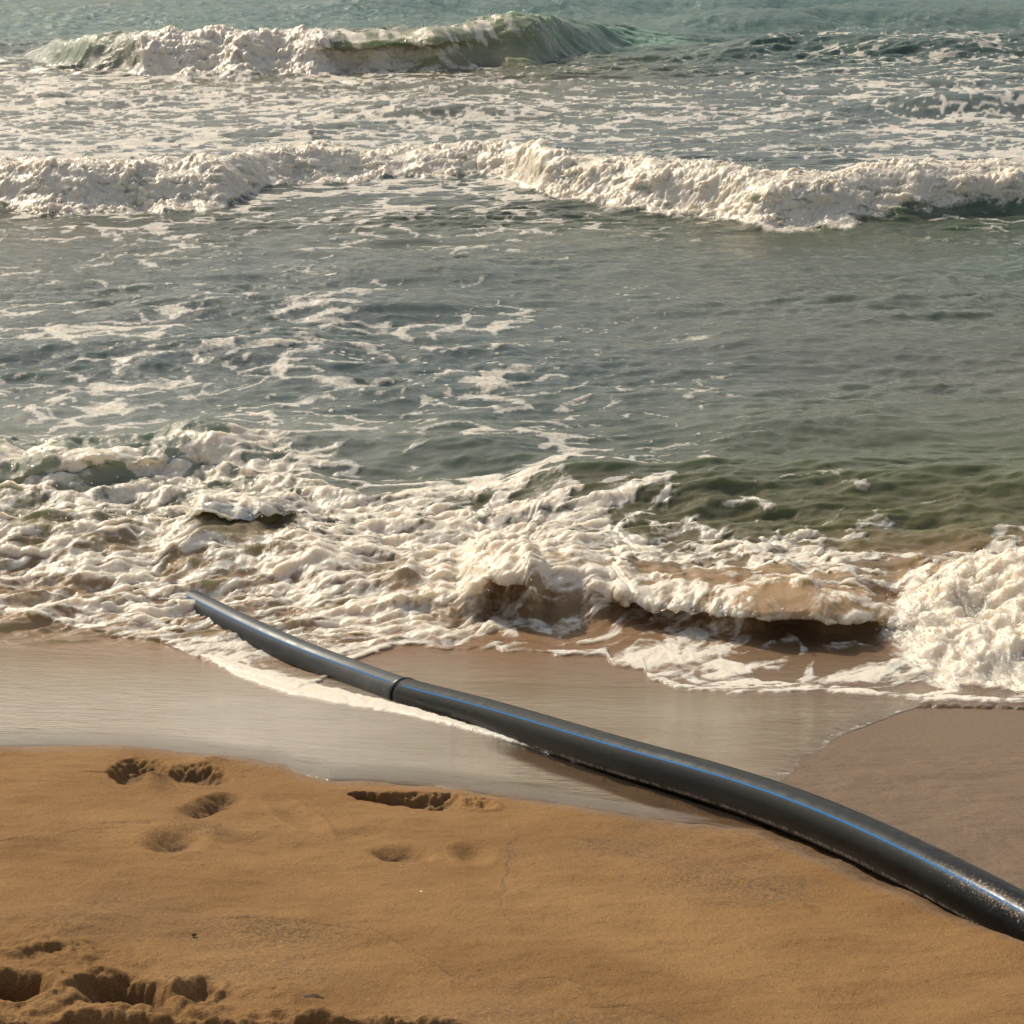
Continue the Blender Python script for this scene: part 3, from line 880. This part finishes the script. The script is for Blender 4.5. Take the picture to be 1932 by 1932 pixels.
    region[m & (UU < 965)] = 3
    region[m & (UU >= 965)] = 4
    region[(S1 > -0.3) & (S1 < 1.5) & (UU > 770) & (UU < 1700) & (VV < 1300)] = 5
    region[(q4(splash) > 0.4)] = 6
    region[(q4(fa * 0 + (Y - fa) / 0.55) > 0) & (q4((Y - fa) / 0.55) < 1.8) & (UU < 640)] = 7
    hide = (q4(dive) > 0.999) & (q4(Y) < 9)
    glint = np.maximum.reduce([ss(830, 870, v) * ss(1010, 960, v) * ss(640, 380, u), g3 * (0.4 + ss(300, 240, u)), 0.45 * ss(440, 520, v) * ss(900, 700, v),
                               0.9 * ss(1240, 1255, v) * ss(1310, 1290, v) * ss(440, 500, u) * ss(640, 600, u), 0.6 * churn, 1.1 * ss(22, 34, Y)])
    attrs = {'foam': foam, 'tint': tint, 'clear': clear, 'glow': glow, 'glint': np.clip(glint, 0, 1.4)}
    info = {0: ('sea_water', None, None, 'structure'),
            1: ('sea_foam', None, None, 'stuff'),
            2: ('breaking_wave', 'farthest breaking wave, green glassy crest with white water spilling down its left half', 'wave', None),
            3: ('breaking_wave', 'low line of white water in the middle distance, curving away towards the left edge', 'wave', None),
            4: ('breaking_wave', 'thick tumbling white surf front in the middle distance, right of the low line', 'wave', None),
            5: ('breaking_wave', 'small brown shore break curling over a dark hollow behind the pipe', 'wave', None),
            6: ('wave_splash', 'white burst of splashing foam at the right edge beside the curling shore break', 'splash', None),
            7: ('breaking_wave', 'spent glittering green crest behind the foam at the left edge', 'wave', None)}
    for r, (nm, lab, cat, kd) in info.items():
        o = grid_mesh(nm, P, (region == r) & ~hide, attrs, M_SEA, N)
        if kd: tag(o, {'sea_water': 'grey green sea and thin swash film', 'sea_foam': 'white foam lace and rafts lying on the water'}[nm], None, None, kd)
        else: tag(o, lab, cat)
        if cat == 'wave': o['group'] = 'waves rolling in to the beach'
    return P, s1, s2, s3, u, v, face, foam, splash, churn, N


SEA = build_sea()
build_sand()


# ------------------------------------------------------------------ spray
def build_spray():
    P, s1, s2, s3, u, v, face, foam, splash, churn, N = SEA
    M = NT('spray_foam')
    p = M.n('ShaderNodeBsdfPrincipled')
    p.inputs['Base Color'].default_value = (0.85, 0.82, 0.75, 1); p.inputs['Roughness'].default_value = 0.25; p.inputs['IOR'].default_value = 1.33
    M.l(p.outputs[0], M.out.inputs['Surface'])
    r = np.random.RandomState(3)
    ico_v = np.array([(0, 0, 1), (0.894, 0, 0.447), (0.276, 0.851, 0.447), (-0.724, 0.526, 0.447), (-0.724, -0.526, 0.447), (0.276, -0.851, 0.447),
                      (0.724, 0.526, -0.447), (-0.276, 0.851, -0.447), (-0.894, 0, -0.447), (-0.276, -0.851, -0.447), (0.724, -0.526, -0.447), (0, 0, -1)])
    ico_f = [(0, 1, 2), (0, 2, 3), (0, 3, 4), (0, 4, 5), (0, 5, 1), (1, 6, 2), (2, 7, 3), (3, 8, 4), (4, 9, 5), (5, 10, 1),
             (2, 6, 7), (3, 7, 8), (4, 8, 9), (5, 9, 10), (1, 10, 6), (6, 11, 7), (7, 11, 8), (8, 11, 9), (9, 11, 10), (10, 11, 6)]
    pts = []

    def sow(mask, n, rad, up, jit):
        ii = np.argwhere(mask)
        if len(ii) == 0: return
        for k in ii[r.randint(0, len(ii), n)]:
            b = P[k[0], k[1]]
            o = np.array([r.normal() * jit, r.normal() * jit - jit * 0.5, abs(r.normal()) * up])
            pts.append((b + o, rad * (0.35 + r.rand() ** 2 * 1.3)))
    vis = np.abs(u - 966) < 1100
    sow(vis & (face > 0.6) & (s2 > 0.5) & (s2 < 1.3), 4000, 0.0050, 0.022, 0.04)
    sow(vis & (face > 0.4) & (s2 > -0.1) & (s2 < 0.3), 500, 0.007, 0.02, 0.06)
    sow(vis & (s3 > 0.6) & (s3 < 1.2) & (u > 250) & (u < 1080), 1600, 0.007, 0.025, 0.05)
    sow(vis & (splash > 0.5), 3000, 0.0028, 0.030, 0.03)
    sow(vis & (s1 > 0.4) & (s1 < 1.0) & (u > 780) & (v < 1300), 260, 0.0038, 0.02, 0.03)
    sow(vis & (churn > 0.6) & (u < 700) & (v < 1100), 420, 0.0045, 0.03, 0.03)
    V = np.concatenate([c + ico_v * rr for c, rr in pts])
    F = np.concatenate([np.array(ico_f) + 12 * i for i in range(len(pts))])
    me = bpy.data.meshes.new('sea_spray')
    me.from_pydata(V.tolist(), [], F.tolist())
    me.polygons.foreach_set('use_smooth', np.ones(len(F), bool))
    me.materials.append(M.m)
    o = bpy.data.objects.new('sea_spray', me); COL.objects.link(o)
    tag(o, 'white spray flung up along the breaking waves', None, None, 'stuff')


build_spray()


# ------------------------------------------------------------------ PIPE
RAD = 0.0605


def pipe_path():
    top = [(250, 1052, -0.12), (300, 1080, -0.080), (356, 1106, -0.042), (466, 1160, 0.014), (575, 1210, 0.030), (685, 1249, 0.030), (767, 1280, 0.030), (866, 1303, 0.040), (966, 1330, 0.050),
           (1090, 1366, 0.058), (1216, 1402, 0.062), (1316, 1428, 0.064), (1416, 1457, 0.064), (1566, 1507, 0.062), (1716, 1573, 0.054), (1830, 1628, 0.040), (1932, 1680, 0.025), (2060, 1750, -0.005), (2250, 1870, -0.06)]
    pts = []
    for i, (u, v, off) in enumerate(top):
        j, k = max(0, i - 1), min(len(top) - 1, i + 1)
        d = np.array([top[k][0] - top[j][0], top[k][1] - top[j][1]], float); d /= np.linalg.norm(d)
        nrm = np.array([-d[1], d[0]])
        dep = 7.0
        for _ in range(8):
            c = np.array([u, v]) + nrm * RAD * FP / dep
            p = to_world(c[0], c[1], off, True)
            dep = p[1] * CP + (HC - p[2]) * SP
        pts.append(p)
    return np.array(pts)


def catmull(P, n=14):
    out, ks = [], []
    for i in range(len(P) - 1):
        p0, p1, p2, p3 = P[max(i - 1, 0)], P[i], P[i + 1], P[min(i + 2, len(P) - 1)]
        for t in np.linspace(0, 1, n, endpoint=False):
            out.append(0.5 * (2 * p1 + (p2 - p0) * t + (2 * p0 - 5 * p1 + 4 * p2 - p3) * t * t + (3 * p1 - p0 - 3 * p2 + p3) * t ** 3))
            ks.append(i + t)
    out.append(P[-1]); ks.append(len(P) - 1.0)
    return np.array(out), np.array(ks)


def smooth_path(P):
    Q = P.copy()
    for _ in range(110):
        Q[1:-1] = 0.5 * Q[1:-1] + 0.25 * (Q[:-2] + Q[2:])
    return Q


def pipe_mat(name, grey, rough, spec=0.25, text=False):
    k = NT(name)
    tc = k.n('ShaderNodeTexCoord').outputs['Object']
    dust = k.attr('dust').outputs['Fac']
    p = k.n('ShaderNodeBsdfPrincipled')
    nz = k.noise(150, 4, 0.75, tc)
    sm = k.noise(7, 4, 0.6, tc)
    base = k.mixc(k.rng(sm, 0.3, 0.75), (grey * 0.9, grey * 1.0, grey * 1.15), (grey * 1.8, grey * 1.9, grey * 2.0))
    f = k.rng(k.math('ADD', nz, k.math('MULTIPLY_ADD', dust, 0.42, -0.42)), 0.42, 0.60)
    f = k.math('MULTIPLY', f, k.math('MULTIPLY', dust, 1.4, clamp=True))
    col = k.mixc(f, base, (0.36, 0.27, 0.18))
    if text:      # worn row of printed characters low on the near side, too rubbed to read
        uvp = k.attr('uvp').outputs['Vector']
        sep = k.n('ShaderNodeSeparateXYZ'); k.l(uvp, sep.inputs[0])
        ys = k.math('ABSOLUTE', k.math('ADD', sep.outputs[1], 0.026))
        band = k.rng(ys, 0.0062, 0.0048)
        mm = k.n('ShaderNodeMapping'); mm.inputs['Scale'].default_value = (1.0, 0.7, 1.0); k.l(uvp, mm.inputs['Vector'])
        gl_ = k.rng(k.noise(210, 2, 0.7, mm.outputs[0]), 0.47, 0.56)
        m2 = k.n('ShaderNodeMapping'); m2.inputs['Scale'].default_value = (1.0, 0.0, 0.0); k.l(uvp, m2.inputs['Vector'])
        wd = k.rng(k.noise(16, 2, 0.6, m2.outputs[0]), 0.42, 0.47)
        ch = k.rng(k.noise(95, 0, 0.5, m2.outputs[0]), 0.36, 0.42)
        tx = k.math('MULTIPLY', k.math('MULTIPLY', band, gl_), k.math('MULTIPLY', wd, ch))
        tx = k.math('MULTIPLY', tx, k.math('MULTIPLY', k.rng(sep.outputs[0], 0.7, 1.0), k.rng(sep.outputs[0], 3.6, 3.3)))
        col = k.mixc(tx, col, (0.42, 0.41, 0.38))
    k.l(col, p.inputs['Base Color'])
    k.l(k.math('MULTIPLY_ADD', k.rng(k.noise(25, 4, 0.6, tc), 0.3, 0.7), 0.14, rough), p.inputs['Roughness'])
    p.inputs['Specular IOR Level'].default_value = spec
    p.inputs['Specular Tint'].default_value = (0.72, 0.88, 1.0, 1)
    k.l(k.bump(k.noise(90, 3, 0.6, tc), 0.12, 0.002), p.inputs['Normal'])
    k.l(p.outputs[0], k.out.inputs['Surface'])
    return k.m


def build_pipe():
    ctrl = pipe_path()
    path, ks = catmull(ctrl)
    path = smooth_path(path)
    tan = np.gradient(path, axis=0); tan /= np.linalg.norm(tan, axis=1, keepdims=True)
    side = np.cross(tan, (0, 0, 1)); side /= np.linalg.norm(side, axis=1, keepdims=True)     # towards the viewer's side
    up = np.cross(side, tan)
    cum = np.concatenate([[0], np.cumsum(np.linalg.norm(np.diff(path, axis=0), axis=1))])
    jk = np.searchsorted(ks, 6.02)
    root = bpy.data.objects.new('water_pipe', None); COL.objects.link(root)
    root.location = path[jk] * [1, 1, 0]
    base = np.array(root.location)
    tag(root, 'long black plastic pipe with thin blue stripe, running from sand into foam', 'pipe')

    # orientation: angle a measured from the viewer-side horizontal up towards the top
    def tube(name, i0, i1, rad, mat, a0=0, a1=360, seg=64, radf=None, dust=0.0, closed=True, label=None):
        A = np.radians(np.linspace(a0, a1, seg + (0 if closed else 1), endpoint=not closed))
        idx = np.arange(i0, i1)
        R = np.array([rad if radf is None else radf(i) for i in idx])
        V = path[idx][:, None, :] + R[:, None, None] * (np.cos(A)[None, :, None] * vs_[idx][:, None, :] + np.sin(A)[None, :, None] * up[idx][:, None, :])
        V = V - base
        n, m = len(idx), len(A)
        me = bpy.data.meshes.new(name)
        F = []
        for a in range(n - 1):
            for b in range(m if closed else m - 1):
                F.append((a * m + b, a * m + (b + 1) % m, (a + 1) * m + (b + 1) % m, (a + 1) * m + b))
        if closed:
            F.append(tuple(range(m))[::-1]); F.append(tuple((n - 1) * m + b for b in range(m)))
        me.from_pydata(V.reshape(-1, 3).tolist(), [], F)
        me.polygons.foreach_set('use_smooth', np.ones(len(F), bool))
        kk = ks[idx]
        du = np.interp(kk, [12.6, 14.2, 15.4, 16.5, 18], [0.0, 0.45, 0.75, 0.8, 0.7]) * dust
        band = np.exp(-((np.degrees(A) - 54) / 30.0) ** 2)
        at = me.attributes.new('dust', 'FLOAT', 'POINT')
        at.data.foreach_set('value', np.clip(du[:, None] * (0.55 + 0.6 * band[None, :]), 0, 1).astype(np.float32).ravel())
        uvp = np.stack([np.repeat((cum[idx] - cum[jk])[:, None], m, 1), np.repeat((np.where(A > np.pi, A - 2 * np.pi, A) * RAD)[None, :], n, 0), np.zeros((n, m))], -1)
        me.attributes.new('uvp', 'FLOAT_VECTOR', 'POINT').data.foreach_set('vector', uvp.astype(np.float32).ravel())
        me.materials.append(mat)
        o = bpy.data.objects.new(name, me); COL.objects.link(o); o.parent = root
        if label: o['label'] = label
        return o
    vs_ = side if side[len(side) // 2][1] < 0 else -side
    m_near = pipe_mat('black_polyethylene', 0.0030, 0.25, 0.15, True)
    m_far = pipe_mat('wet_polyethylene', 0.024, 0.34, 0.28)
    m_ring = pipe_mat('joint_rubber', 0.003, 0.55, 0.1)
    kb = NT('blue_stripe_plastic')
    pb = kb.n('ShaderNodeBsdfPrincipled')
    tcb = kb.n('ShaderNodeTexCoord').outputs['Object']
    dustb = kb.attr('dust').outputs['Fac']
    fb = kb.rng(kb.math('ADD', kb.noise(170, 4, 0.75, tcb), kb.math('MULTIPLY_ADD', dustb, 0.4, -0.4)), 0.42, 0.6)
    kb.l(kb.mixc(kb.math('MULTIPLY', fb, dustb), (0.012, 0.115, 0.31), (0.30, 0.27, 0.25)), pb.inputs['Base Color'])
    pb.inputs['Roughness'].default_value = 0.5; pb.inputs['Specular IOR Level'].default_value = 0.04
    kb.l(pb.outputs[0], kb.out.inputs['Surface'])
    n = len(path)
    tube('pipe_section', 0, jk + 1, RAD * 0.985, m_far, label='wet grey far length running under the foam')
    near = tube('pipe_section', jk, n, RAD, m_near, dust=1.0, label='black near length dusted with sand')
    A = 52.0
    for (a, b, rr) in ((0, jk - 1, RAD * 0.985 + 0.0006), (jk + 2, n, RAD + 0.0006)):
        tube('blue_stripe', a, b, rr, kb.m, A - 2.7, A + 2.7, 5, None, 1.0, False)
    # joint ring: a short raised bead, finely stepped along the path
    c, t, sd_, up_ = path[jk], tan[jk], vs_[jk], up[jk]
    prof = [(-0.005, RAD * 0.97), (-0.005, RAD + 0.0012), (-0.002, RAD + 0.0022), (0.003, RAD + 0.0022), (0.005, RAD + 0.0004), (0.005, RAD * 0.97)]
    V, F = [], []
    for (s, r_) in prof:
        for b in range(64):
            a = 2 * math.pi * b / 64
            V.append(tuple(c + t * s + r_ * (math.cos(a) * sd_ + math.sin(a) * up_) - base))
    for i in range(len(prof) - 1):
        for b in range(64):
            F.append((i * 64 + b, i * 64 + (b + 1) % 64, (i + 1) * 64 + (b + 1) % 64, (i + 1) * 64 + b))
    me = bpy.data.meshes.new('joint_ring'); me.from_pydata(V, [], F)
    me.polygons.foreach_set('use_smooth', np.ones(len(F), bool)); me.materials.append(m_ring)
    o = bpy.data.objects.new('joint_ring', me); COL.objects.link(o); o.parent = root
    return root


build_pipe()


# ------------------------------------------------------------------ small things on the sand
def clod(name, u, v, size, flat, mat, label, cat, seed, long=1.0):
    c = to_world(u, v, 0.0)
    r = np.random.RandomState(seed)
    import bmesh
    bm = bmesh.new()
    bmesh.ops.create_icosphere(bm, subdivisions=4, radius=1.0)
    off = r.rand(3) * 20
    for vt in bm.verts:
        p = vt.co
        d = float(fbm(np.array([p.x * 1.7 + off[0] + p.z]), np.array([p.y * 1.7 + off[1] - p.z]), 4, seed)[0])
        p *= 1 + 0.75 * d
        p.x *= size * long; p.y *= size; p.z *= size * flat
    me = bpy.data.meshes.new(name); bm.to_mesh(me); bm.free()
    me.polygons.foreach_set('use_smooth', np.ones(len(me.polygons), bool))
    me.materials.append(mat)
    o = bpy.data.objects.new(name, me); COL.objects.link(o)
    o.location = (c[0], c[1], c[2] + size * flat * 0.25)
    o.rotation_euler = (0, 0, r.rand() * 1.0 - 0.5)
    tag(o, label, cat)
    return o


kc = NT('damp_debris'); pc = kc.n('ShaderNodeBsdfPrincipled')
tcc = kc.n('ShaderNodeTexCoord').outputs['Object']
kc.l(kc.mixc(kc.noise(120, 3, 0.6, tcc), (0.05, 0.03, 0.018), (0.14, 0.085, 0.045)), pc.inputs['Base Color'])
pc.inputs['Roughness'].default_value = 0.85; kc.l(pc.outputs[0], kc.out.inputs['Surface'])
ks_ = NT('shell_white'); pcs = ks_.n('ShaderNodeBsdfPrincipled'); pcs.inputs['Base Color'].default_value = (0.75, 0.68, 0.56, 1)
pcs.inputs['Roughness'].default_value = 0.4; ks_.l(pcs.outputs[0], ks_.out.inputs['Surface'])
clod('driftwood_fragment', 582, 1882, 0.009, 0.45, kc.m, 'dark knobbly scrap of driftwood alone on smooth sand near the bottom edge', 'driftwood', 3, 2.6)
clod('sand_clod', 366, 1764, 0.0042, 0.7, kc.m, 'tiny dark clod on smooth sand above the deep footprint', 'clod', 5, 1.2)
clod('sand_clod', 158, 1797, 0.0065, 0.7, kc.m, 'dark clod among crumbs of sand at the lower left', 'clod', 8, 1.6)
clod('sand_clod', 1323, 1693, 0.004, 0.6, kc.m, 'tiny black speck of a clod on the smooth sand below the pipe', 'clod', 11, 1.3)
clod('shell_fragment', 795, 1683, 0.0036, 0.6, ks_.m, 'tiny white shell chip on the sand below the soft footprints', 'shell', 13, 1.2)
